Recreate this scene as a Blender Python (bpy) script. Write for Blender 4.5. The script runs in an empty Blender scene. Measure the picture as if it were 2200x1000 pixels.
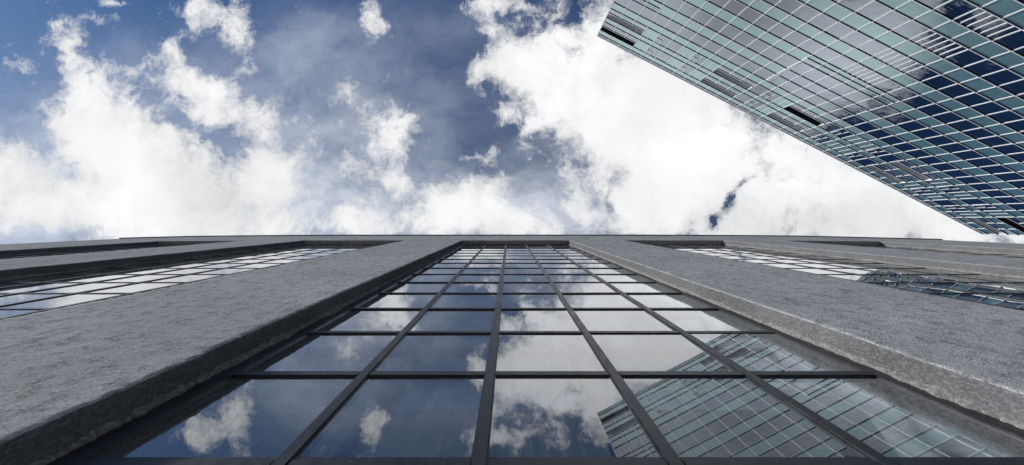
import bpy, bmesh, math, random
from mathutils import Vector, noise
random.seed(7)
R = math.radians
scene = bpy.context.scene
col = scene.collection

# ------------------------------------------------------------------ camera
F = 1100.0                      # focal length in pixels of a 2200 px wide frame
CAMZ = 1.5                      # eye height above the pavement
cam = bpy.data.cameras.new('camera')
cam.sensor_width = 36.0
cam.lens = 18.0
cam.shift_x = 6.5 / 2200
cam.shift_y = -26.4 / 2200
cam.clip_start = 0.02
cam.clip_end = 9000
cam_o = bpy.data.objects.new('camera', cam)
cam_o.location = (0, 0, CAMZ)
cam_o.rotation_euler = (math.pi, 0, 0)      # looks straight up, facade towards +y
col.objects.link(cam_o)
scene.camera = cam_o

# ------------------------------------------------------------------ world: Nishita sky with clouds
SUN_EL, SUN_DIR = 30.0, Vector((-0.96, -0.28, 0))   # plan direction towards the sun
world = bpy.data.worlds.new('World')
scene.world = world
world.use_nodes = True
WT = world.node_tree
WT.nodes.clear()


class NB:
    """small node-graph builder"""
    def __init__(s, tree):
        s.t = tree

    def n(s, typ, **kw):
        nd = s.t.nodes.new(typ)
        for k, v in kw.items():
            setattr(nd, k, v)
        return nd

    def put(s, sock, v):
        if v is None:
            return
        if hasattr(v, 'is_output') or isinstance(v, bpy.types.NodeSocket):
            s.t.links.new(v, sock)
        else:
            sock.default_value = v

    def m(s, op, a, b=None, c=None, clamp=False):
        nd = s.n('ShaderNodeMath', operation=op, use_clamp=clamp)
        for i, v in enumerate((a, b, c)):
            s.put(nd.inputs[i], v)
        return nd.outputs[0]

    def vm(s, op, a, b=None, out=0):
        nd = s.n('ShaderNodeVectorMath', operation=op)
        s.put(nd.inputs[0], a)
        s.put(nd.inputs[1], b)
        return nd.outputs[out]

    def noise(s, vec, scale, detail=2, rough=0.5, lac=2.0, dist=0.0, out='Fac'):
        nd = s.n('ShaderNodeTexNoise')
        s.put(nd.inputs['Vector'], vec)
        nd.inputs['Scale'].default_value = scale
        nd.inputs['Detail'].default_value = detail
        nd.inputs['Roughness'].default_value = rough
        nd.inputs['Lacunarity'].default_value = lac
        nd.inputs['Distortion'].default_value = dist
        return nd.outputs[out]

    def mapping(s, vec, loc=(0, 0, 0), rot=(0, 0, 0), scale=(1, 1, 1), typ='POINT'):
        nd = s.n('ShaderNodeMapping', vector_type=typ)
        s.put(nd.inputs['Vector'], vec)
        nd.inputs['Location'].default_value = loc
        nd.inputs['Rotation'].default_value = rot
        nd.inputs['Scale'].default_value = scale
        return nd.outputs[0]

    def ramp(s, v, a, b, c=0.0, d=1.0, mode='SMOOTHSTEP'):
        nd = s.n('ShaderNodeMapRange', interpolation_type=mode)
        s.put(nd.inputs[0], v)
        for i, x in enumerate((a, b, c, d)):
            s.put(nd.inputs[i + 1], x)
        return nd.outputs[0]

    def mix(s, f, a, b):
        nd = s.n('ShaderNodeMix', data_type='RGBA')
        s.put(nd.inputs[0], f)
        s.put(nd.inputs[6], a)
        s.put(nd.inputs[7], b)
        return nd.outputs[2]


w = NB(WT)
tc = w.n('ShaderNodeTexCoord')
sep = w.n('ShaderNodeSeparateXYZ')
WT.links.new(tc.outputs['Generated'], sep.inputs[0])
zc = w.m('MAXIMUM', sep.outputs[2], 0.12)
comb = w.n('ShaderNodeCombineXYZ')
WT.links.new(w.m('DIVIDE', sep.outputs[0], zc), comb.inputs[0])
WT.links.new(w.m('DIVIDE', sep.outputs[1], zc), comb.inputs[1])
uv = comb.outputs[0]            # where the ray meets the cloud layer, in units of its height


def fbm_warp():
    c1 = w.noise(uv, 3.2, 3, 0.55, out='Color')
    c2 = w.noise(uv, 14.0, 3, 0.6, out='Color')
    d1 = w.vm('MULTIPLY', w.vm('SUBTRACT', c1, (0.5, 0.5, 0.5)), (0.13, 0.13, 0))
    d2 = w.vm('MULTIPLY', w.vm('SUBTRACT', c2, (0.5, 0.5, 0.5)), (0.055, 0.055, 0))
    c3 = w.noise(uv, 55.0, 3, 0.6, out='Color')
    d3 = w.vm('MULTIPLY', w.vm('SUBTRACT', c3, (0.5, 0.5, 0.5)), (0.020, 0.020, 0))
    return w.vm('ADD', w.vm('ADD', w.vm('ADD', uv, d1), d2), d3)


wuv = fbm_warp()


def blobs(vec, lst):
    acc = None
    for (px, py, rx, ry, rot, amp) in lst:
        q = w.mapping(vec, ((px - 1093.5) / F, (py - 473.6) / F, 0), (0, 0, R(rot)), (rx / F, ry / F, 1), 'TEXTURE')
        r2 = w.vm('DOT_PRODUCT', q, q, out=1)
        e = w.m('POWER', 0.3679, r2)
        acc = w.m('MULTIPLY', e, amp) if acc is None else w.m('MULTIPLY_ADD', e, amp, acc)
    return acc


CLOUDS = [
    # large cloud on the left
    (330, 430, 230, 115, 0, 1.25), (230, 300, 130, 95, 15, 0.80), (140, 130, 30, 90, -12, 0.72), (185, 230, 70, 80, 0, 0.5),
    (450, 165, 70, 35, 5, 0.66), (480, 235, 75, 45, 5, 0.62), (365, 105, 50, 30, 10, 0.55), (360, 150, 60, 40, 0, .3),
    (516, 48, 38, 75, -10, 0.60), (415, 12, 80, 30, 15, 0.52), (560, 430, 80, 90, 0, 0.75), (120, 480, 100, 40, 0, 0.6), (10, 390, 60, 60, 0, .5), (-120, 380, 120, 90, 0, .8),
    (560, 350, 40, 40, 0, 0.35), (220, 8, 45, 10, 0, 0.45), (395, 265, 30, 22, 30, -0.35), (160, 390, 60, 35, 0, -.35),
    # small clouds in the middle
    (788, 30, 46, 60, 0, 0.58), (806, 92, 26, 40, -10, 0.48), (838, 305, 46, 80, 0, 0.78), (878, 268, 36, 28, 0, 0.42),
    (845, 400, 45, 18, 20, 0.5), (1060, 330, 58, 26, -10, 0.58), (1070, 430, 75, 70, 0, 0.95), (960, 440, 75, 45, 0, 0.62),
    (1010, 490, 150, 35, 0, 0.7), (760, 480, 95, 42, 0, 0.62), (1240, 410, 22, 60, 0, 0.42), (1130, 490, 60, 30, 0, .4),
    # clouds running into the bright bank on the right
    (1075, 8, 100, 26, 0, 0.8), (1040, 75, 30, 38, -20, 0.62), (1012, 165, 30, 34, 10, 0.66), (1110, 150, 70, 48, 0, 0.95),
    (1215, 130, 85, 65, -25, 0.95), (1290, 40, 40, 70, 0, 0.75), (1240, 215, 75, 48, 0, 0.8), (1085, 245, 32, 22, 0, 0.5),
    (1155, 270, 20, 34, 20, 0.45), (1400, 230, 150, 120, 0, 1.3), (1330, 310, 60, 60, 0, .6), (1500, 380, 170, 150, 0, 0.9), (1870, 420, 360, 170, 10, 1.2),
    (1375, 470, 75, 60, 0, 0.9), (1585, 435, 12, 38, 38, -0.72), (1628, 385, 12, 34, 38, -0.72), (1670, 340, 40, 22, 40, -.5), (1352, 268, 12, 24, 0, -.6), (1545, 478, 12, 16, 38, -.8),
    (1240, 95, 14, 26, 20, -0.4), (1318, 440, 18, 30, 0, -0.3),
    # cloud bank behind the concrete building, seen only in the tower's glass
    (980, 1050, 280, 330, -15, 1.7), (1230, 1330, 90, 260, -18, 0.9), (1255, 1235, 80, 130, -10, 0.9), (420, 1400, 480, 500, 0, 0.8), (1660, 1280, 240, 380, -18, -.3),
    # far to the sides and overhead behind the camera, added unseen for light
    (-900, 300, 700, 500, 0, 0.7), (600, -900, 900, 420, 0, 0.6), (2700, 800, 600, 700, 0, 0.9), (2200, -300, 700, 350, 0, 0.7),
]
base = blobs(wuv, CLOUDS)
n1 = w.noise(w.vm('ADD', uv, (3.1, 1.7, 0.4)), 7.0, 10, 0.60, 2.1)
n2 = w.noise(w.vm('ADD', wuv, (8.3, 4.2, 2.0)), 24.0, 10, 0.76, 2.1)
n3 = w.noise(w.vm('ADD', w.vm('MULTIPLY', wuv, (1.0, 0.8, 1.0)), (2.3, 9.2, 5.0)), 11.0, 7, 0.62)
ridge = w.m('SUBTRACT', 0.22, w.m('ABSOLUTE', w.m('SUBTRACT', n3, 0.5)))       # thin filaments
nz = w.m('MULTIPLY_ADD', w.m('SUBTRACT', n2, 0.5), 1.5, w.m('MULTIPLY', w.m('SUBTRACT', n1, 0.5), 2.1))
nz = w.m('MULTIPLY_ADD', w.m('SUBTRACT', ridge, 0.13), 1.6, nz)
dens = w.m('ADD', base, nz)
cover = w.m('MULTIPLY_ADD', w.ramp(dens, 0.35, 0.96), 0.74, w.m('MULTIPLY', w.ramp(dens, 0.30, 0.62), 0.26))
# thin veil: pale haze streaks between the clouds
VEIL = [(640, 330, 190, 200, 20, 0.36), (740, 480, 430, 110, 0, 0.50), (30, 400, 170, 160, 0, 0.66), (660, 110, 130, 80, 0, 0.20),
        (900, 260, 160, 130, 0, .20), (1150, 470, 220, 90, 0, 0.45), (1250, 320, 130, 160, 0, .22), (200, 460, 300, 90, 0, .45), (360, 200, 190, 110, 0, .34),
        (980, 60, 200, 60, 0, .12)]
veil = blobs(wuv, VEIL)
vn = w.noise(w.vm('MULTIPLY', wuv, (1.0, 1.6, 1.0)), 9.0, 9, 0.62)
veil = w.m('MULTIPLY', veil, w.ramp(vn, 0.25, 0.72, 0.35, 1.45, 'LINEAR'), clamp=True)
sky = w.n('ShaderNodeTexSky', sky_type='NISHITA')
sky.sun_disc = False
sky.sun_elevation = R(SUN_EL)
sky.sun_rotation = math.atan2(SUN_DIR.x, SUN_DIR.y)
sky.air_density = 0.9
sky.dust_density = 0.25
sky.ozone_density = 2.2
skyc = w.vm('MULTIPLY', sky.outputs[0], (0.39, 0.60, 0.80))
bright = w.m('MULTIPLY_ADD', w.ramp(dens, 0.40, 1.5), 1.7, 8.3)
soft = w.noise(w.vm('ADD', wuv, (1.0, 5.0, 7.0)), 5.0, 6, 0.55)
grey = blobs(wuv, [(470, 435, 75, 60, 0, 0.13), (1700, 470, 300, 60, 0, .15), (950, 1030, 300, 360, -15, -.35), (1230, 1330, 90, 260, -18, -.7), (1500, 350, 220, 130, 0, -.03), (1015, 1140, 90, 120, 10, .55), (1185, 1070, 70, 70, 0, .55), (1330, 1120, 60, 60, 0, .3)])
bright = w.m('MULTIPLY', bright, w.m('SUBTRACT', w.ramp(soft, 0.3, 0.7, 0.86, 1.06, 'LINEAR'), grey))
cc = w.n('ShaderNodeVectorMath', operation='SCALE')
cc.inputs[0].default_value = (0.985, 0.99, 1.0)
WT.links.new(bright, cc.inputs[3])
c_veil = w.mix(veil, skyc, (8.0, 8.5, 9.4, 1))
c_all = w.mix(cover, c_veil, cc.outputs[0])
bg = w.n('ShaderNodeBackground')
bg.inputs['Strength'].default_value = 0.1
WT.links.new(c_all, bg.inputs['Color'])
wo = w.n('ShaderNodeOutputWorld')
WT.links.new(bg.outputs[0], wo.inputs['Surface'])
world.cycles.sampling_method = 'MANUAL'
world.cycles.sample_map_resolution = 1024

# ------------------------------------------------------------------ sun
sl = bpy.data.lights.new('sun', 'SUN')
sl.energy = 4.9
sl.angle = R(3)
sl.color = (1.0, 0.965, 0.92)
so = bpy.data.objects.new('sun', sl)
sd = Vector((SUN_DIR.x * math.cos(R(SUN_EL)), SUN_DIR.y * math.cos(R(SUN_EL)), math.sin(R(SUN_EL))))
so.rotation_euler = sd.to_track_quat('Z', 'Y').to_euler()
so.location = sd * 300
col.objects.link(so)

# ------------------------------------------------------------------ exposure
vs = scene.view_settings
vs.view_transform = 'Standard'
vs.look = 'None'
vs.exposure = 0.0
vs.gamma = 1.0
scene.cycles.use_denoising = True
scene.cycles.denoising_input_passes = 'RGB_ALBEDO_NORMAL'
scene.cycles.denoising_prefilter = 'NONE'
scene.cycles.max_bounces = 10
scene.cycles.sample_clamp_direct = 4.0
scene.cycles.sample_clamp_indirect = 3.0
scene.cycles.transparent_max_bounces = 12


# ================================================================== materials
def material(name):
    m = bpy.data.materials.new(name)
    m.use_nodes = True
    m.node_tree.nodes.clear()
    b = NB(m.node_tree)
    out = b.n('ShaderNodeOutputMaterial')
    return m, b, out


def principled(b, out, base, rough=0.6, spec=0.5, normal=None, metal=0.0):
    p = b.n('ShaderNodeBsdfPrincipled')
    b.put(p.inputs['Base Color'], base)
    b.put(p.inputs['Roughness'], rough)
    b.put(p.inputs['Specular IOR Level'], spec)
    b.put(p.inputs['Metallic'], metal)
    if normal is not None:
        b.put(p.inputs['Normal'], normal)
    b.t.links.new(p.outputs[0], out.inputs[0])
    return p


def bump(b, h, dist, strength=1.0, normal=None):
    nd = b.n('ShaderNodeBump')
    nd.inputs['Strength'].default_value = strength
    nd.inputs['Distance'].default_value = dist
    b.put(nd.inputs['Height'], h)
    if normal is not None:
        b.put(nd.inputs['Normal'], normal)
    return nd.outputs[0]


def world_pos(b):
    return b.n('ShaderNodeNewGeometry').outputs['Position']


def mat_stucco(name, lo, hi, dirt, relief, gscale, gmix):
    m, b, out = material(name)
    p = world_pos(b)
    big = b.noise(p, 1.3, 6, 0.6)
    mid = b.noise(b.vm('MULTIPLY', p, (1, 1, 0.8)), 16, 7, 0.7)
    grain = b.noise(b.vm('MULTIPLY', p, (1, 1, 0.5)), gscale, 3, 0.7)
    pits = b.n('ShaderNodeTexVoronoi')
    b.put(pits.inputs['Vector'], p)
    pits.inputs['Scale'].default_value = 55
    pit = b.m('MAXIMUM', b.ramp(pits.outputs['Distance'], 0.05, 0.22), b.ramp(mid, 0.50, 0.60, 1.0, 0.0))
    c = b.mix(b.ramp(big, 0.3, 0.7), lo, hi)
    c = b.mix(b.m('MULTIPLY', b.ramp(mid, 0.47, 0.68), dirt), c, (0.10, 0.102, 0.105, 1))
    c = b.mix(b.m('MULTIPLY', b.m('SUBTRACT', 1.0, pit), 0.35), c, (0.09, 0.09, 0.09, 1))  # pits darkened in the colour, as their own small shadows
    c = b.mix(b.ramp(grain, 0.42, 0.66, 0.0, gmix), c, (0.58, 0.58, 0.58, 1))
    c = b.mix(b.ramp(grain, 0.30, 0.46, gmix * 0.9, 0.0), c, (0.07, 0.07, 0.07, 1))  # light and dark speckle paints the shading of the grain's relief
    streak = b.noise(b.vm('MULTIPLY', p, (1, 1, 0.05)), 9, 5, 0.65)          # rain runs down the wall
    patch = b.noise(p, 2.7, 4, 0.55)
    c = b.mix(b.m('MULTIPLY', b.ramp(streak, 0.52, 0.72), b.ramp(patch, 0.35, 0.65, 0.05, 0.45)), c, (0.13, 0.128, 0.122, 1))
    h = b.m('MULTIPLY_ADD', grain, 0.55, b.m('MULTIPLY', mid, 1.0))
    h = b.m('MULTIPLY_ADD', pit, 0.25, h)
    principled(b, out, c, 1.0, 0.0, bump(b, h, relief, 1.0))
    return m


def mat_plaster():
    m, b, out = material('pale_plaster_edge')
    p = world_pos(b)
    g = b.noise(p, 60, 5, 0.7)
    c = b.mix(b.ramp(g, 0.3, 0.7), (0.13, 0.128, 0.122, 1), (0.30, 0.295, 0.285, 1))
    principled(b, out, c, 1.0, 0.0, bump(b, g, 0.01, 1.0))
    return m


def mat_frame():
    m, b, out = material('dark_painted_steel')
    p = world_pos(b)
    g = b.noise(b.vm('MULTIPLY', p, (1, 1, 0.3)), 26, 6, 0.7)
    chips = b.ramp(b.noise(p, 70, 6, 0.75), 0.64, 0.69)
    c = b.mix(b.ramp(g, 0.3, 0.75), (0.008, 0.009, 0.012, 1), (0.025, 0.027, 0.034, 1))
    c = b.mix(b.m('MULTIPLY', chips, 0.8), c, (0.20, 0.18, 0.16, 1))
    principled(b, out, c, b.ramp(g, 0.2, 0.8, 0.30, 0.5), 0.35, bump(b, g, 0.002, 0.6))
    return m


def schlick(b, f0, power, normal=None):
    g = b.n('ShaderNodeNewGeometry')
    nrm = normal if normal is not None else g.outputs['Normal']
    c = b.m('ABSOLUTE', b.vm('DOT_PRODUCT', nrm, g.outputs['Incoming'], out=1))
    k = b.m('POWER', b.m('SUBTRACT', 1.0, c, clamp=True), power)
    return b.m('MULTIPLY_ADD', k, 1.0 - f0, f0)


def mat_window_glass(wavy, name):
    m, b, out = material(name)
    p = world_pos(b)
    nrm = bump(b, b.noise(p, 1.5, 1, 0.5), wavy, 1.0)
    gl = b.n('ShaderNodeBsdfGlossy')
    gl.inputs['Color'].default_value = (0.97, 0.985, 1.0, 1)
    gl.inputs['Roughness'].default_value = 0.0
    b.put(gl.inputs['Normal'], nrm)
    tr = b.n('ShaderNodeBsdfTransparent')
    tr.inputs['Color'].default_value = (0.84, 0.90, 0.94, 1)
    mx = b.n('ShaderNodeMixShader')
    b.put(mx.inputs[0], schlick(b, 0.15, 3.0))
    b.t.links.new(tr.outputs[0], mx.inputs[1])
    b.t.links.new(gl.outputs[0], mx.inputs[2])
    # thin film of dust run down the panes in streaks
    st = b.noise(b.vm('MULTIPLY', p, (1.0, 1.0, 0.035)), 42, 6, 0.7)
    sm = b.noise(p, 5.0, 5, 0.6)
    df = b.n('ShaderNodeBsdfDiffuse')
    df.inputs['Color'].default_value = (0.35, 0.36, 0.37, 1)
    f = b.m('MULTIPLY', b.ramp(st, 0.45, 0.8, 0.0, 0.22), b.ramp(sm, 0.3, 0.7, 0.25, 1.0))
    f = b.m('ADD', f, 0.045)
    mx2 = b.n('ShaderNodeMixShader')
    b.put(mx2.inputs[0], f)
    b.t.links.new(mx.outputs[0], mx2.inputs[1])
    b.t.links.new(df.outputs[0], mx2.inputs[2])
    b.t.links.new(mx2.outputs[0], out.inputs[0])
    return m


def mat_tower_glass():
    m, b, out = material('tower_vision_glass')
    p = world_pos(b)
    nrm = bump(b, b.noise(p, 0.55, 3, 0.5), 0.012, 1.0)
    gl = b.n('ShaderNodeBsdfGlossy')
    gl.inputs['Color'].default_value = (0.80, 0.90, 1.0, 1)
    gl.inputs['Roughness'].default_value = 0.01
    b.put(gl.inputs['Normal'], nrm)
    tr = b.n('ShaderNodeBsdfTransparent')
    tr.inputs['Color'].default_value = (0.45, 0.52, 0.62, 1)
    mx = b.n('ShaderNodeMixShader')
    b.put(mx.inputs[0], schlick(b, 0.13, 2.8))
    b.t.links.new(tr.outputs[0], mx.inputs[1])
    b.t.links.new(gl.outputs[0], mx.inputs[2])
    b.t.links.new(mx.outputs[0], out.inputs[0])
    return m


def mat_teal(name, c0, c1):
    m, b, out = material(name)
    p = world_pos(b)
    oi = b.n('ShaderNodeObjectInfo')
    g = b.noise(p, 1.6, 5, 0.6)
    c = b.mix(b.ramp(g, 0.3, 0.7), c0, c1)
    nrm = bump(b, b.noise(p, 0.9, 3, 0.5), 0.008, 1.0)
    df = b.n('ShaderNodeBsdfDiffuse')
    b.put(df.inputs['Color'], c)
    gl = b.n('ShaderNodeBsdfGlossy')
    gl.inputs['Color'].default_value = (0.80, 1.0, 0.97, 1)
    gl.inputs['Roughness'].default_value = 0.16
    b.put(gl.inputs['Normal'], nrm)
    mx = b.n('ShaderNodeMixShader')
    b.put(mx.inputs[0], schlick(b, 0.09, 2.6))
    b.t.links.new(df.outputs[0], mx.inputs[1])
    b.t.links.new(gl.outputs[0], mx.inputs[2])
    b.t.links.new(mx.outputs[0], out.inputs[0])
    return m


def mat_plain(name, c0, c1, rough=0.6, scale=6.0, spec=0.4, bd=0.002):
    m, b, out = material(name)
    p = world_pos(b)
    g = b.noise(p, scale, 5, 0.6)
    c = b.mix(b.ramp(g, 0.3, 0.7), c0 + (1,), c1 + (1,))
    principled(b, out, c, rough, spec, bump(b, g, bd, 0.6))
    return m


M = dict(
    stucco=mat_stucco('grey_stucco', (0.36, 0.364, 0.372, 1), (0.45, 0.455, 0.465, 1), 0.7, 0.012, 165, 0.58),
    reveal=mat_stucco('shade_darkened_reveal', (0.088, 0.091, 0.096, 1), (0.126, 0.130, 0.136, 1), 0.25, 0.007, 110, 0.15), plaster=mat_plaster(), frame=mat_frame(),  # reveal: colour darkened below the wall face to stand in for shade
    glass=mat_window_glass(0.00022, 'window_glass'), glass_wavy=mat_window_glass(0.0014, 'wavy_window_glass'),
    tglass=mat_tower_glass(),
    teal=mat_teal('teal_spandrel_glass', (0.15, 0.27, 0.272, 1), (0.18, 0.305, 0.305, 1)),
    white=mat_plain('white_aluminium', (0.80, 0.79, 0.77), (0.88, 0.87, 0.85), 0.4),
    undershade=mat_plain('black_underside_shade', (0.008, 0.008, 0.008), (0.015, 0.015, 0.015), 0.8),  # black put on undersides in place of their shade
    panel=mat_plain('grey_metal_panel', (0.40, 0.40, 0.40), (0.5, 0.5, 0.5), 0.35),
    lining=mat_plain('recess_lining', (0.66, 0.66, 0.66), (0.76, 0.76, 0.76), 0.5),
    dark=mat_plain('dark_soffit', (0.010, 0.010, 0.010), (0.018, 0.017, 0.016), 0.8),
    ceil=mat_plain('office_ceiling', (0.30, 0.30, 0.33), (0.36, 0.36, 0.38), 0.8, 0.4),
    blind=mat_plain('blind_box', (0.10, 0.10, 0.12), (0.13, 0.13, 0.15), 0.7, 0.4),
    inner=mat_plain('interior_wall', (0.46, 0.48, 0.50), (0.54, 0.56, 0.58), 0.9, 2.0),
    innerdark=mat_plain('interior_post', (0.012, 0.013, 0.016), (0.02, 0.021, 0.024), 0.7, 3.0),
    coping=mat_plain('dark_coping', (0.035, 0.035, 0.036), (0.06, 0.06, 0.06), 0.6),
    paving=mat_plain('concrete_paving', (0.24, 0.235, 0.23), (0.34, 0.33, 0.32), 0.9, 3.0),
    asphalt=mat_plain('asphalt', (0.045, 0.045, 0.047), (0.065, 0.065, 0.067), 0.9, 8.0),
)


# ================================================================== mesh helpers
class MB:
    """collects faces and links them as one mesh object"""
    def __init__(s, frame=None):
        s.v, s.f, s.mi = [], [], []
        s.fr = frame or (Vector((0, 0, 0)), Vector((1, 0, 0)), Vector((0, 1, 0)), Vector((0, 0, 1)))

    def P(s, a, b, c):
        o, x, y, z = s.fr
        return o + x * a + y * b + z * c

    def box(s, a0, a1, b0, b1, c0, c1, mi=0, under=None):
        k = len(s.v)
        for c in (c0, c1):
            for (a, b) in ((a0, b0), (a1, b0), (a1, b1), (a0, b1)):
                s.v.append(s.P(a, b, c))
        q = [(0, 3, 2, 1), (4, 5, 6, 7), (0, 1, 5, 4), (1, 2, 6, 5), (2, 3, 7, 6), (3, 0, 4, 7)]
        for j, f in enumerate(q):
            s.f.append(tuple(k + i for i in f))
            s.mi.append(under if (under is not None and j == 0) else mi)
        return s

    def quad(s, pts, mi=0):
        k = len(s.v)
        s.v += [s.P(*p) for p in pts]
        s.f.append(tuple(range(k, k + len(pts))))
        s.mi.append(mi)
        return s

    def grid(s, rows, mi=0, flip=False):
        k = len(s.v)
        nc = len(rows[0])
        for r in rows:
            s.v += [s.P(*p) for p in r]
        for i in range(len(rows) - 1):
            for j in range(nc - 1):
                a = k + i * nc + j
                f = (a, a + 1, a + nc + 1, a + nc)
                s.f.append(f[::-1] if flip else f)
                s.mi.append(mi)
        return s

    def build(s, name, mats, parent=None, smooth=False, fix=True):
        me = bpy.data.meshes.new(name)
        org = Vector((0, 0, 0))
        me.from_pydata([tuple(v) for v in s.v], [], s.f)
        for mt in (mats if isinstance(mats, (list, tuple)) else [mats]):
            me.materials.append(mt)
        me.polygons.foreach_set('material_index', s.mi)
        if smooth:
            me.polygons.foreach_set('use_smooth', [True] * len(s.f))
        me.update()
        if fix:
            bm = bmesh.new()
            bm.from_mesh(me)
            bmesh.ops.recalc_face_normals(bm, faces=bm.faces)
            bm.to_mesh(me)
            bm.free()
        o = bpy.data.objects.new(name, me)
        col.objects.link(o)
        if parent is not None:
            o.parent = parent
            o.matrix_parent_inverse = parent_inv(parent)
        return o


def parent_inv(p):
    from mathutils import Matrix
    return Matrix.Translation(-p.location) if p.parent is None else Matrix.Identity(4)


def empty(name, loc, label, cat):
    o = bpy.data.objects.new(name, None)
    o.location = loc
    o.empty_display_size = 0.5
    col.objects.link(o)
    o['label'] = label
    o['category'] = cat
    return o


def structure(o):
    o['kind'] = 'structure'
    return o


# ================================================================== ground
g = MB().quad([(-4000, -4000, -0.15), (4000, -4000, -0.15), (4000, 4000, -0.15), (-4000, 4000, -0.15)])
structure(g.build('ground', M['asphalt']))
p_ = MB().box(-40, 48, -4.0, 26, -0.149, 0.0)
structure(p_.build('pavement', M['paving']))

# ================================================================== the concrete building
DF, DR, DG = 0.46, 0.55, 0.5565          # wall face, frame front, glass: distance from the camera
H_SOFFIT, H_ROOF = 11.69, 15.29          # above the camera


def bow(x):
    a = abs(x) / DF
    return DF * 0.10 * max(0.0, (a - 8.0) / 14.0) ** 2


def roof_h(x):
    a = x / DF
    tab = [(-24.2, .885), (-23.4, .95), (-21, 1.0), (19, 1.0), (21, .97), (23.6, .92), (25.3, .895)]
    if a <= tab[0][0]:
        return tab[0][1] * H_ROOF
    for (a0, r0), (a1, r1) in zip(tab, tab[1:]):
        if a <= a1:
            return (r0 + (r1 - r0) * (a - a0) / (a1 - a0)) * H_ROOF
    return tab[-1][1] * H_ROOF


X_LEFT, X_RIGHT = -23.6 * DF, 25.2 * DF
OPEN = [(-17.4 * DF, -13.1 * DF), (-10.15 * DF, -5.1 * DF), (-2.30 * DF, 2.97 * DF), (5.75 * DF, 10.6 * DF), (13.7 * DF, 18.4 * DF)]

bld = empty('concrete_building', (0, 3.0, 0),
            'grey stucco building with tall dark steel framed windows, below the sky', 'building')


def nz3(x, y, z, s, o=0.0):
    return noise.noise(Vector((x * s + o, y * s, z * s)))


def face_y(x, z):
    """front of the wall, with the unevenness of hand-trowelled stucco"""
    return DF + bow(x) + 0.0035 * nz3(x, 0, z, 1.7) + 0.0020 * nz3(x, 3, z, 7.0, 5) + 0.0010 * nz3(x, 9, z, 22.0, 2)


def arris(x, z, seed):
    return 0.010 * nz3(seed, 0, z, 1.1, 3) + 0.0075 * nz3(seed, 4, z, 5.0, 7) + 0.005 * nz3(seed, 8, z, 17.0, 1) + 0.004 * nz3(seed, 2, z, 48.0, 9)


rowz = [-1.5, -0.8, -0.2, 0.3, 0.6, 0.8]
zz = 0.88
while zz < H_SOFFIT:
    rowz.append(zz)
    zz *= 1.0 + 0.0065
rowz.append(H_SOFFIT)


def pier(x0, x1, left_open, right_open, seed):
    mb = MB()
    rows = []
    n = max(14, int((x1 - x0) / 0.03))
    joint = min(rowz, key=lambda q: abs(q - (1.976, 2.9, 5.2)[int(seed) % 3]))
    for z in rowz:
        r = []
        l = x0 + (arris(x0, z, seed) if left_open else 0)
        rr = x1 + (arris(x1, z, seed + 31) if right_open else 0)
        Z = z + CAMZ
        if left_open:
            yb = DR + bow(x0) + 0.004
            ex = 0.012 * abs(nz3(seed, 5, z, 9.0)) + 0.010 * max(0, nz3(seed, 1, z, 2.3))
            for t in (1.0, 0.8, 0.6, 0.4, 0.2):
                y = l * 0 + (DF + bow(x0)) + t * (yb - DF - bow(x0))
                xx = (x0 - ex * (1.0 if t > .9 else .25 if t > .7 else 0)) + (l - x0) * (1 - t) + 0.004 * nz3(seed, y * 8, z, 14.0, 4)
                r.append((xx, y, Z))
            r.append((l + 0.0008, face_y(l, z) + 0.003, Z))
        for i in range(n + 1):
            t = i / n
            a = l + (0.0035 if left_open else 0)
            c = rr - (0.0035 if right_open else 0)
            x = a + (c - a) * t
            y = face_y(x, z) + (0.006 if z == joint else 0) * (0.5 + nz3(x, 5, 5, 4.0))
            for (xe, op, sd_) in ((a, left_open, seed), (c, right_open, seed + 31)):
                if op:
                    y += 0.004 * max(0, 1 - abs(x - xe) / 0.04) * nz3(sd_, 7, z, 20.0)
            r.append((x, y, Z))
        if right_open:
            yb = DR + bow(x1) + 0.004
            ex = 0.012 * abs(nz3(seed, 15, z, 9.0)) + 0.010 * max(0, nz3(seed, 11, z, 2.3))
            r.append((rr - 0.0008, face_y(rr, z) + 0.003, Z))
            for t in (0.2, 0.4, 0.6, 0.8, 1.0):
                y = (DF + bow(x1)) + t * (yb - DF - bow(x1))
                xx = (x1 + ex * (1.0 if t > .9 else .25 if t > .7 else 0)) + (rr - x1) * (1 - t) + 0.004 * nz3(seed + 3, y * 8, z, 14.0, 4)
                r.append((xx, y, Z))
        if not left_open:
            r = [(x0, DF + bow(x0) + t, Z) for t in (6.0, 3.0, 0.5)] + r
        if not right_open:
            r = r + [(x1, DF + bow(x1) + t, Z) for t in (0.5, 3.0, 6.0)]
        rows.append(r)
    mb.grid(rows, flip=True)
    nc = len(rows[0]) - 1
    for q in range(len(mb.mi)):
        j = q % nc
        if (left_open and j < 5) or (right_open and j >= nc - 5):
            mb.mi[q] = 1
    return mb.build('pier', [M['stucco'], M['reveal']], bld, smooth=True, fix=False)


edges = [X_LEFT] + [e for o_ in OPEN for e in o_] + [X_RIGHT]
for i in range(6):
    pier(edges[2 * i], edges[2 * i + 1], i > 0, i < 5, 11.3 * i + 2.0)

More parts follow.
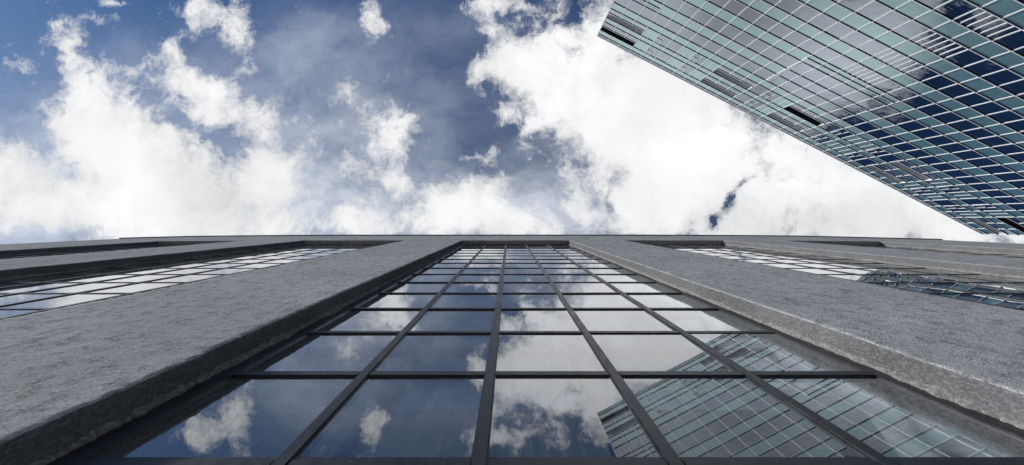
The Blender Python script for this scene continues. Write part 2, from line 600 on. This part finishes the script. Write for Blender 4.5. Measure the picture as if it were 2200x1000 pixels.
# wall band above the windows, with the soffits of the openings and the roof edge
pm = MB()
xs = []
x = X_LEFT
while x < X_RIGHT:
    xs.append(x)
    x += 0.06
xs.append(X_RIGHT)
rows = []
NZ = 26
for k in range(NZ + 1):
    t = k / NZ
    r = []
    for x in xs:
        top = roof_h(x) + 0.010 * nz3(x, 0, 0, 1.3)
        z = H_SOFFIT + t * (top - H_SOFFIT)
        r.append((x, face_y(x, z), z + CAMZ))
    rows.append([(X_LEFT, DF + bow(X_LEFT) + 6, rows and r[0][2] or r[0][2])] + r + [(X_RIGHT, DF + bow(X_RIGHT) + 6, r[-1][2])])
pm.grid(rows, flip=True)
# soffits
for (a, b) in OPEN:
    sx = [a + (b - a) * i / 30 for i in range(31)]
    pm.grid([[(x, face_y(x, H_SOFFIT), H_SOFFIT + CAMZ) for x in sx],
             [(x, DR + 0.06 + bow(x), H_SOFFIT + CAMZ + 0.012 * nz3(x, 2, 1, 3.0)) for x in sx]])
pm.build('parapet_wall', M['stucco'], bld, smooth=False, fix=False)
# roof coping
cm = MB()
top = []
for (dy, dz) in ((-0.028, -0.02), (-0.028, 0.09), (0.4, 0.10), (0.4, 0.0), (0.02, -0.02)):
    top.append([(x, DF + bow(x) + dy, roof_h(x) + 0.010 * nz3(x, 0, 0, 1.3) + dz + CAMZ) for x in xs])
top.append(top[0])
cm.grid(top)
cm.build('coping', M['coping'], bld)
rm = MB()
rm.grid([[(x, DF + bow(x) + 0.3, roof_h(x) + CAMZ - 0.05) for x in xs], [(x, 7.0, roof_h(x) + CAMZ - 0.05) for x in xs]])
rm.build('roof', M['coping'], bld)

# ragged beads of pale plaster left where the stucco meets the frames
def plaster_bead(xe, sgn, seed):
    rows = []
    for z in rowz[5:]:
        wd = 0.004 + 0.026 * max(0, nz3(seed, 1, z, 3.1) + 0.12) + 0.014 * abs(nz3(seed, 6, z, 19.0)) + 0.006 * nz3(seed, 3, z, 60.0)
        wd = max(0.001, wd)
        hh = 0.012 + 0.010 * abs(nz3(seed, 9, z, 12.0)) + 0.006 * nz3(seed, 4, z, 45.0)
        y0 = DR + bow(xe)
        r = [(xe - sgn * 0.004, y0 - hh - 0.012, z + CAMZ), (xe + sgn * wd * 0.5, y0 - hh * 0.55, z + CAMZ),
             (xe + sgn * wd, y0 - 0.003, z + CAMZ), (xe + sgn * wd, y0 + 0.012, z + CAMZ)]
        rows.append(r)
    MB().grid(rows, flip=sgn > 0).build('plaster_bead', M['plaster'], bld, smooth=True, fix=False)


for k_, (a, b) in enumerate(OPEN):
    plaster_bead(a, 1, 3.7 * k_ + 1)
    plaster_bead(b, -1, 3.7 * k_ + 2.2)

# rows of panes: one transom every 0.68 m
TR = [1.167 + 0.6806 * k for k in range(-4, 16)]


def window(x0, x1, mulls, name_label, wavy, tilts, flush):
    DR = 0.55 if not flush else DG - 0.0035
    yo = bow((x0 + x1) / 2)
    slope = (bow(x1) - bow(x0)) / (x1 - x0)
    mid = (x0 + x1) / 2

    def Y(x, d):
        return d + yo + (x - mid) * slope
    zb, zt = -1.5, H_SOFFIT + 0.03
    jl, jr = x0 + 0.080, x1 - 0.066

    def sbox(mb, a0, a1, d0, d1, c0, c1, mi=0):
        k = len(mb.v)
        for c in (c0, c1):
            for (a, d) in ((a0, d0), (a1, d0), (a1, d1), (a0, d1)):
                mb.v.append(Vector((a, Y(a, d), c + CAMZ)))
        for f in [(0, 3, 2, 1), (4, 5, 6, 7), (0, 1, 5, 4), (1, 2, 6, 5), (2, 3, 7, 6), (3, 0, 4, 7)]:
            mb.f.append(tuple(k + i for i in f))
            mb.mi.append(mi)
    fr = MB()
    # outer frame: two stepped jambs and a head
    sbox(fr, x0 - 0.05, jl - 0.022, DR + 0.003, DG + 0.05, zb, zt)
    sbox(fr, jl - 0.022, jl, DR, DG + 0.04, zb, zt)
    sbox(fr, jr, jr + 0.022, DR, DG + 0.04, zb, zt)
    sbox(fr, jr + 0.022, x1 + 0.05, DR + 0.003, DG + 0.05, zb, zt)
    sbox(fr, jl, jr, DR + 0.002, DG + 0.04, H_SOFFIT - 0.06, H_SOFFIT + 0.028)
    w_ = fr.build('window', M['frame'], bld)
    w_['label'] = name_label
    for mx in mulls:
        mb = MB()
        sbox(mb, mx - 0.0155, mx + 0.0155, DR - 0.003, DG + 0.03, zb + 0.01, H_SOFFIT - 0.06)
        # thin beads where the glass is bedded
        sbox(mb, mx - 0.020, mx - 0.0155, DR + (0.003 if not flush else 0.001), DG + 0.02, zb + 0.01, H_SOFFIT - 0.06)
        sbox(mb, mx + 0.0155, mx + 0.020, DR + (0.003 if not flush else 0.001), DG + 0.02, zb + 0.01, H_SOFFIT - 0.06)
        mb.build('mullion', M['frame'], w_)
    cells = [jl] + list(mulls) + [jr]
    for h in TR:
        mb = MB()
        for i in range(len(cells) - 1):
            a = cells[i] + (0.0205 if i else 0.0005)
            b = cells[i + 1] - (0.0205 if i < len(cells) - 2 else 0.0005)
            sbox(mb, a, b, DR - 0.001, DG + 0.02, h - 0.028, h + 0.006)
            sbox(mb, a, b, DR + (0.002 if not flush else 0.001), DG + 0.02, h + 0.0061, h + 0.026)
        mb.build('transom', M['frame'], w_)
    gm = MB()
    lv = [zb] + TR + [H_SOFFIT]
    for j in range(len(lv) - 1):
        for i in range(len(cells) - 1):
            a, b, c, d = cells[i], cells[i + 1], lv[j], lv[j + 1]
            row = j - 4                     # 0 is the row whose sill is at the bottom edge of the view
            tv, tu = tilts.get((row - 1, i), (random.gauss(0, 0.0005 if flush else 0.0028), random.gauss(0, 0.0003 if flush else 0.0018)))
            pts = []
            for (xx, hh) in ((a, c), (b, c), (b, d), (a, d)):
                off = -tv * (hh - (c + d) / 2) + tu * (xx - (a + b) / 2)
                pts.append((xx, Y(xx, DG) + off, hh + CAMZ))
            gm.quad(pts)
    gm.build('glass_panes', M['glass_wavy' if wavy else 'glass'], w_, fix=False)
    return w_


def even(x0, x1):
    jl, jr = x0 + 0.08, x1 - 0.066
    return [jl + (jr - jl) * k / 5 for k in range(1, 5)]


TILT = {(0, 3): (0.0, 0.0), (0, 2): (0.0, 0.0), (0, 4): (-0.0005, 0), (1, 3): (0.0058, 0.0), (1, 4): (0.0128, 0.0), (1, 2): (0.003, 0.0)}
LAB = ['leftmost tall window, a dark sliver between two piers', 'second tall window from the left, reflecting white cloud',
       'central tall window of steel framed panes reflecting clouds and the glass tower',
       'second tall window from the right, with wavy reflection of the glass tower', 'rightmost tall window, a dark sliver under the roof']
for i, (a, b) in enumerate(OPEN):
    mu = [-0.518, -0.068, 0.377, 0.856] if i == 2 else even(a, b)
    window(a, b, mu, LAB[i], i >= 3, TILT if i == 2 else {}, i != 2)

# rooms behind the windows; rear wall left open between columns to admit daylight
back = MB()
for xe in (-8.6, -5.2, -2.4, 0.4, 3.4, 6.6, 9.6):
    back.box(xe - 0.5, xe + 0.5, 4.5, 4.7, 0.0, H_SOFFIT + CAMZ + 0.29)
back.box(X_LEFT + 0.3, X_RIGHT - 0.3, 0.9, 4.5, H_SOFFIT + CAMZ + 0.3, H_SOFFIT + CAMZ + 0.5)
for xe in (-6.9, -1.75, 2.0, 5.55):
    back.box(xe - 0.1, xe + 0.1, 0.75, 4.5, 0.0, H_SOFFIT + CAMZ + 0.29)
back.build('interior_wall', M['inner'], bld)
for h in (2.75, 6.2, 9.4):
    MB().box(X_LEFT + 0.3, X_RIGHT - 0.3, 1.02, 4.49, h + CAMZ, h + CAMZ + 0.35).build('floor_slab', M['inner'], bld)
for xp in (-0.66, 0.47):
    MB().box(xp - 0.035, xp + 0.035, 0.93, 1.00, 0.0, H_SOFFIT + CAMZ).build('interior_post', M['innerdark'], bld)
for h in (3.72, 5.1):
    MB().box(-1.55, 1.85, 0.94, 0.99, h + CAMZ - 0.04, h + CAMZ + 0.04).build('interior_rail', M['innerdark'], bld)

# ================================================================== the glass tower
NX, NY = 0.458, -0.889
Nn = Vector((NX, NY, 0)).normalized()
Tt = Vector((-Nn.y, Nn.x, 0))
HU = 28.353                                # metres of height per unit of the band table
D_T = HU * 1000 / F
BAY = 0.0588 * D_T
T0 = -0.0294 * D_T
NB_ = 36
TFR = (Nn * D_T + Vector((0, 0, CAMZ)), Tt, -Nn, Vector((0, 0, 1)))   # local axes: along, outwards, up


def tb(i):
    return T0 + BAY * i


tower = empty('glass_tower', tuple(Nn * D_T + Tt * (T0 + BAY * 18)),
              'tall glass tower with teal bands and a white grid, beyond the stucco building', 'tower')

BANDS = [  # kind, bottom, top in units, from the roof down
    ('cornice', 2.2487, 2.2784), ('teal', 2.2031, 2.2487), ('A', 2.1124, 2.2031), ('teal', 2.0687, 2.1124), ('B', 1.9798, 2.0687),
    ('teal', 1.9246, 1.9798), ('vision', 1.844, 1.9246), ('teal', 1.775, 1.844), ('vision', 1.690, 1.775), ('teal', 1.628, 1.690),
    ('vision', 1.552, 1.628), ('teal', 1.4921, 1.552), ('vision', 1.4184, 1.4921), ('teal', 1.3556, 1.4184), ('vision', 1.2803, 1.3556),
    ('teal', 1.2202, 1.2803), ('vision', 1.1478, 1.2202), ('teal', 1.0859, 1.1478)]
lo = 1.0859
while lo > 0.05:
    BANDS.append(('vision', lo - 0.0745, lo))
    BANDS.append(('teal', lo - 0.1375, lo - 0.0745))
    lo -= 0.1375
BANDS.append(('teal', -1.45 / HU, lo))
SEQ = 'LLLTCVTCTLLLVCTLLLVCTTCVLLLTCTVCTLLL'


def area_px(t0, t1, h0, h1):
    """size of a panel in the picture, in pixels; 0 when it lies outside it"""
    pts = []
    for (t, h) in ((t0, h0), (t1, h0), (t1, h1), (t0, h1)):
        if h < 1:
            return 0
        q = TFR[0] + Tt * t
        pts.append((1093.5 + F * q.x / h, 473.6 + F * q.y / h))
    cx = sum(p[0] for p in pts) / 4
    cy = sum(p[1] for p in pts) / 4
    if not (-10 < cx < 2230 and -25 < cy < 1000):
        return 0
    return abs(sum(pts[i][0] * pts[(i + 1) % 4][1] - pts[(i + 1) % 4][0] * pts[i][1] for i in range(4))) / 2


visions, teals = [], []          # (t0, t1, h0, h1, bays)
bars = []                        # short vertical glazing bars (t, h0, h1)
lines = {}                       # transom heights -> list of bay spans
G = 0.05


def line(u, b0, b1):
    lines.setdefault(round(u, 4), []).append((b0, b1))


for bi, (kind, u0, u1) in enumerate(BANDS):
    h0, h1 = u0 * HU, u1 * HU
    if kind == 'cornice':
        line(u0, 0, NB_)
        continue
    if kind == 'vision':
        line(u0, 0, NB_)
        for i in range(NB_):
            visions.append((tb(i), tb(i + 1), h0, h1))
        if 1.14 < u0 < 1.6:
            for i in (14, 15):
                for f in (1 / 3, 2 / 3):
                    bars.append((tb(i + f), h0, h1, 0.04))
        continue
    if kind == 'teal':
        for i in range(NB_):
            if abs(u0 - 1.775) < 1e-3 and 12 <= i < 18:
                visions.append((tb(i), tb(i + 1), h0, h1))
                continue
            if abs(u0 - 1.775) < 1e-3 and i < 3:
                teals.append((tb(i), tb(i + 1), h0, 1.81 * HU))
                visions.append((tb(i), tb(i + 1), 1.81 * HU, h1))
                continue
            if abs(u0 - 1.628) < 1e-3 and 12 <= i < 18:
                teals.append((tb(i), tb(i + 1), h0, 1.656 * HU))
                visions.append((tb(i), tb(i + 1), 1.656 * HU, h1))
                continue
            teals.append((tb(i), tb(i + 1), h0, h1))
        if abs(u0 - 1.775) < 1e-3:
            line(u0, 0, NB_)
            line(1.81, 0, 3)
        elif abs(u0 - 1.628) < 1e-3:
            line(u0, 0, NB_)
            line(1.656, 12, 18)
        else:
            line(u0, 0, NB_)
        continue

twist = random.Random(3)


def panel(mb, t0, t1, h0, h1, o=0.0, jit=0.0035):
    js = [twist.gauss(0, jit) for _ in range(3)]
    js.append(js[0] - js[1] + js[2])
    mb.quad([(t0 + G / 2, o + js[0], h0), (t1 - G / 2, o + js[1], h0), (t1 - G / 2, o + js[2], h1), (t0 + G / 2, o + js[3], h1)])
    return mb


def thick_panel(mb, t0, t1, h0, h1):
    mb.box(t0 + G / 2, t1 - G / 2, -0.06, 0.0, h0, h1)
    return mb


# special bays of the two top floors
for kind, u0, u1 in BANDS:
    if kind not in 'AB':
        continue
    h0, h1 = u0 * HU, u1 * HU
    line(u0, 0, NB_)
    hm = (u0 + (u1 - u0) * (0.53 if kind == 'A' else 0.48)) * HU
    i = 0
    while i < NB_:
        s = SEQ[i]
        if s == 'L':
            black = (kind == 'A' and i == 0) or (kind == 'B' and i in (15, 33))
            for k in range(3):
                visions.append((tb(i + k), tb(i + k + 1), h0, hm - 0.14))
            rec = MB(TFR)
            d = 0.30
            a, b = tb(i), tb(i + 3)
            rec.quad([(a, -d, hm), (b, -d, hm), (b, -d, h1), (a, -d, h1)])                 # back
            rec.quad([(a, 0.02, h1 - 0.03), (b, 0.02, h1 - 0.03), (b, -d, h1 - 0.03), (a, -d, h1 - 0.03)])   # soffit
            if i > 0:
                rec.quad([(a, 0.02, hm), (a, 0.02, h1), (a, -d, h1), (a, -d, hm)])
            if i < 33:
                rec.quad([(b, 0.02, hm), (b, 0.02, h1), (b, -d, h1), (b, -d, hm)], 1)
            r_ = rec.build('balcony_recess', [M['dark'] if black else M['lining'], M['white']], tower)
            r_['label'] = 'black open recess three bays wide' if black else 'grey lined recess three bays wide'
            rl = MB(TFR)
            rl.box(a, b, -0.10, 0.05, hm - 0.14, hm - 0.02, 0, 1)
            rl.build('railing', [M['white'], M['undershade']], r_)
            i += 3
            continue
        if s == 'T':
            teals.append((tb(i), tb(i + 0.5), h0, h1))
            teals.append((tb(i + 0.5), tb(i + 1), h0, h1))
            bars.append((tb(i + 0.5), h0, h1, 0.022))
        elif s == 'V':
            visions.append((tb(i), tb(i + 1), h0, h1))
        elif s == 'C':
            visions.append((tb(i + 0.5), tb(i + 1), h0, h1))
            visions.append((tb(i), tb(i + 0.5), h0, h0 + (h1 - h0) * 0.48))
            bars.append((tb(i + 0.5), h0, h1, 0.022))
            cw = MB(TFR)
            a, b, c, d = tb(i) + 0.06, tb(i + 0.5) - 0.035, h0 + (h1 - h0) * 0.48, h1
            e = 0.11
            cw.box(a, b, -0.02, 0.04, c, c + e, 0, 1)
            cw.box(a, b, -0.02, 0.04, d - e, d - 0.01, 0, 1)
            cw.box(a, a + e, -0.02, 0.038, c + e, d - e)
            cw.box(b - e, b, -0.02, 0.038, c + e, d - e)
            c_ = cw.build('casement_window', [M['white'], M['undershade']], tower)
            pn = MB(TFR).quad([(a + e, 0.02, c + e), (b - e, 0.02, c + e), (b - e, 0.02, d - e), (a + e, 0.02, d - e)])
            pn.build('pane', M['tglass'], c_, fix=False)
        i += 1


def emit(lst, name, mat, fn):
    order = sorted(lst, key=lambda q: -area_px(*q))
    for q in order[:100]:
        fn(MB(TFR), *q).build(name, mat, tower, fix=(fn is thick_panel))
    rest = MB(TFR)
    for q in order[100:]:
        fn(rest, *q)
    o = rest.build(name, mat, tower, fix=(fn is thick_panel))
    o['kind'] = 'stuff'


emit(visions, 'window', M['tglass'], panel)
emit(teals, 'spandrel_panel', M['teal'], thick_panel)

# white mullions, broken at the recesses
HB = 2.2487 * HU
for i in range(NB_ + 1):
    mb = MB(TFR)
    cuts = []
    for kind, u0, u1 in BANDS:
        if kind in 'AB' and i < NB_:
            hm = (u0 + (u1 - u0) * (0.53 if kind == 'A' else 0.48)) * HU
            if (0 < i < 3) or (i > 0 and SEQ[i] == 'L' and SEQ[i - 1] == 'L'):
                cuts.append((hm - 0.16, u1 * HU))
            elif SEQ[i] == 'L' or SEQ[i - 1] == 'L':
                cuts.append((hm, u1 * HU)) if i == 0 else None
    h = -1.45
    for (c0, c1) in sorted(cuts):
        mb.box(tb(i) - 0.041, tb(i) + 0.041, -0.05, 0.035, h, c0)
        h = c1
    mb.box(tb(i) - 0.041, tb(i) + 0.041, -0.05, 0.035, h, HB)
    mb.build('mullion', M['white'], tower)
for (t, h0, h1, o_) in bars:
    MB(TFR).box(t - 0.042, t + 0.042, -0.03, o_, h0 + 0.09, h1 - 0.01).build('glazing_bar', M['white'], tower)
# transoms: white cap, shade painted black on the underside and strip below
for u, spans in lines.items():
    mb = MB(TFR)
    for (b0, b1) in spans:
        for i in range(b0, b1):
            mb.box(tb(i) + 0.042, tb(i + 1) - 0.042, -0.05, 0.065, u * HU - 0.02, u * HU + 0.08, 0, 1)
            mb.box(tb(i) + 0.042, tb(i + 1) - 0.042, -0.05, 0.048, u * HU - 0.045, u * HU - 0.0201, 1, 1)
    mb.build('transom', [M['white'], M['undershade']], tower)
# roof edge: glass upstand behind a dark rail, with a white post per bay
cr = MB(TFR)
cr.box(T0, tb(NB_), -0.09, 0.03, HB + 0.06, HB + 0.62)
cr.box(T0, tb(NB_), -0.12, 0.05, HB + 0.63, HB + 0.84)
cr.build('cornice', M['panel'], tower)
for i in range(NB_ + 1):
    MB(TFR).box(tb(i) - 0.041, tb(i) + 0.041, 0.031, 0.05, HB + 0.051, HB + 0.60).build('cornice_post', M['white'], tower)
# pale fins where the deep glazing starts
for (i, u0, u1) in ((12, 1.656, 1.92), (12.12, 1.70, 1.92)):
    MB(TFR).box(tb(i) + 0.04, tb(i) + 0.12, 0.0, 0.06, u0 * HU + 0.06, u1 * HU - 0.06).build('fin', M['white'], tower)
# floors: ceilings seen through the vision glass, end walls, core and roof
for kind, u0, u1 in BANDS:
    if kind == 'teal':
        narrow = abs(u0 - 1.775) < 1e-3
        sl_ = MB(TFR)
        a0, a1 = T0 + 0.08, tb(NB_) - 0.08
        sl_.box(a0, a1, -6.0, -0.75, u0 * HU + 0.1, u1 * HU - 0.1, 0)
        sl_.box(a0, a1, -0.74, -0.40, u0 * HU + 0.02, u1 * HU - 0.1, 1)
        sl_.box(a0, a1, -0.39, -0.10, u0 * HU + 0.1, u1 * HU - 0.1, 0)
        sl_.build('floor_slab', [M['ceil'], M['blind']], tower)
cw = MB(TFR)
cw.box(T0 + 0.05, tb(NB_) - 0.05, -16.0, -6.01, -1.5, HB + 0.3)
cw.build('core_wall', M['blind'], tower)
for s_, a in ((0, T0), (1, tb(NB_) - 0.08)):
    ew = MB(TFR).box(a, a + 0.08, -16.0, -0.56, -1.5, HB + 0.3)
    ew.build('end_wall', M['teal'], tower)
MB(TFR).box(T0, tb(NB_), -16.0, -0.121, HB + 0.31, HB + 0.6).build('roof', M['panel'], tower)
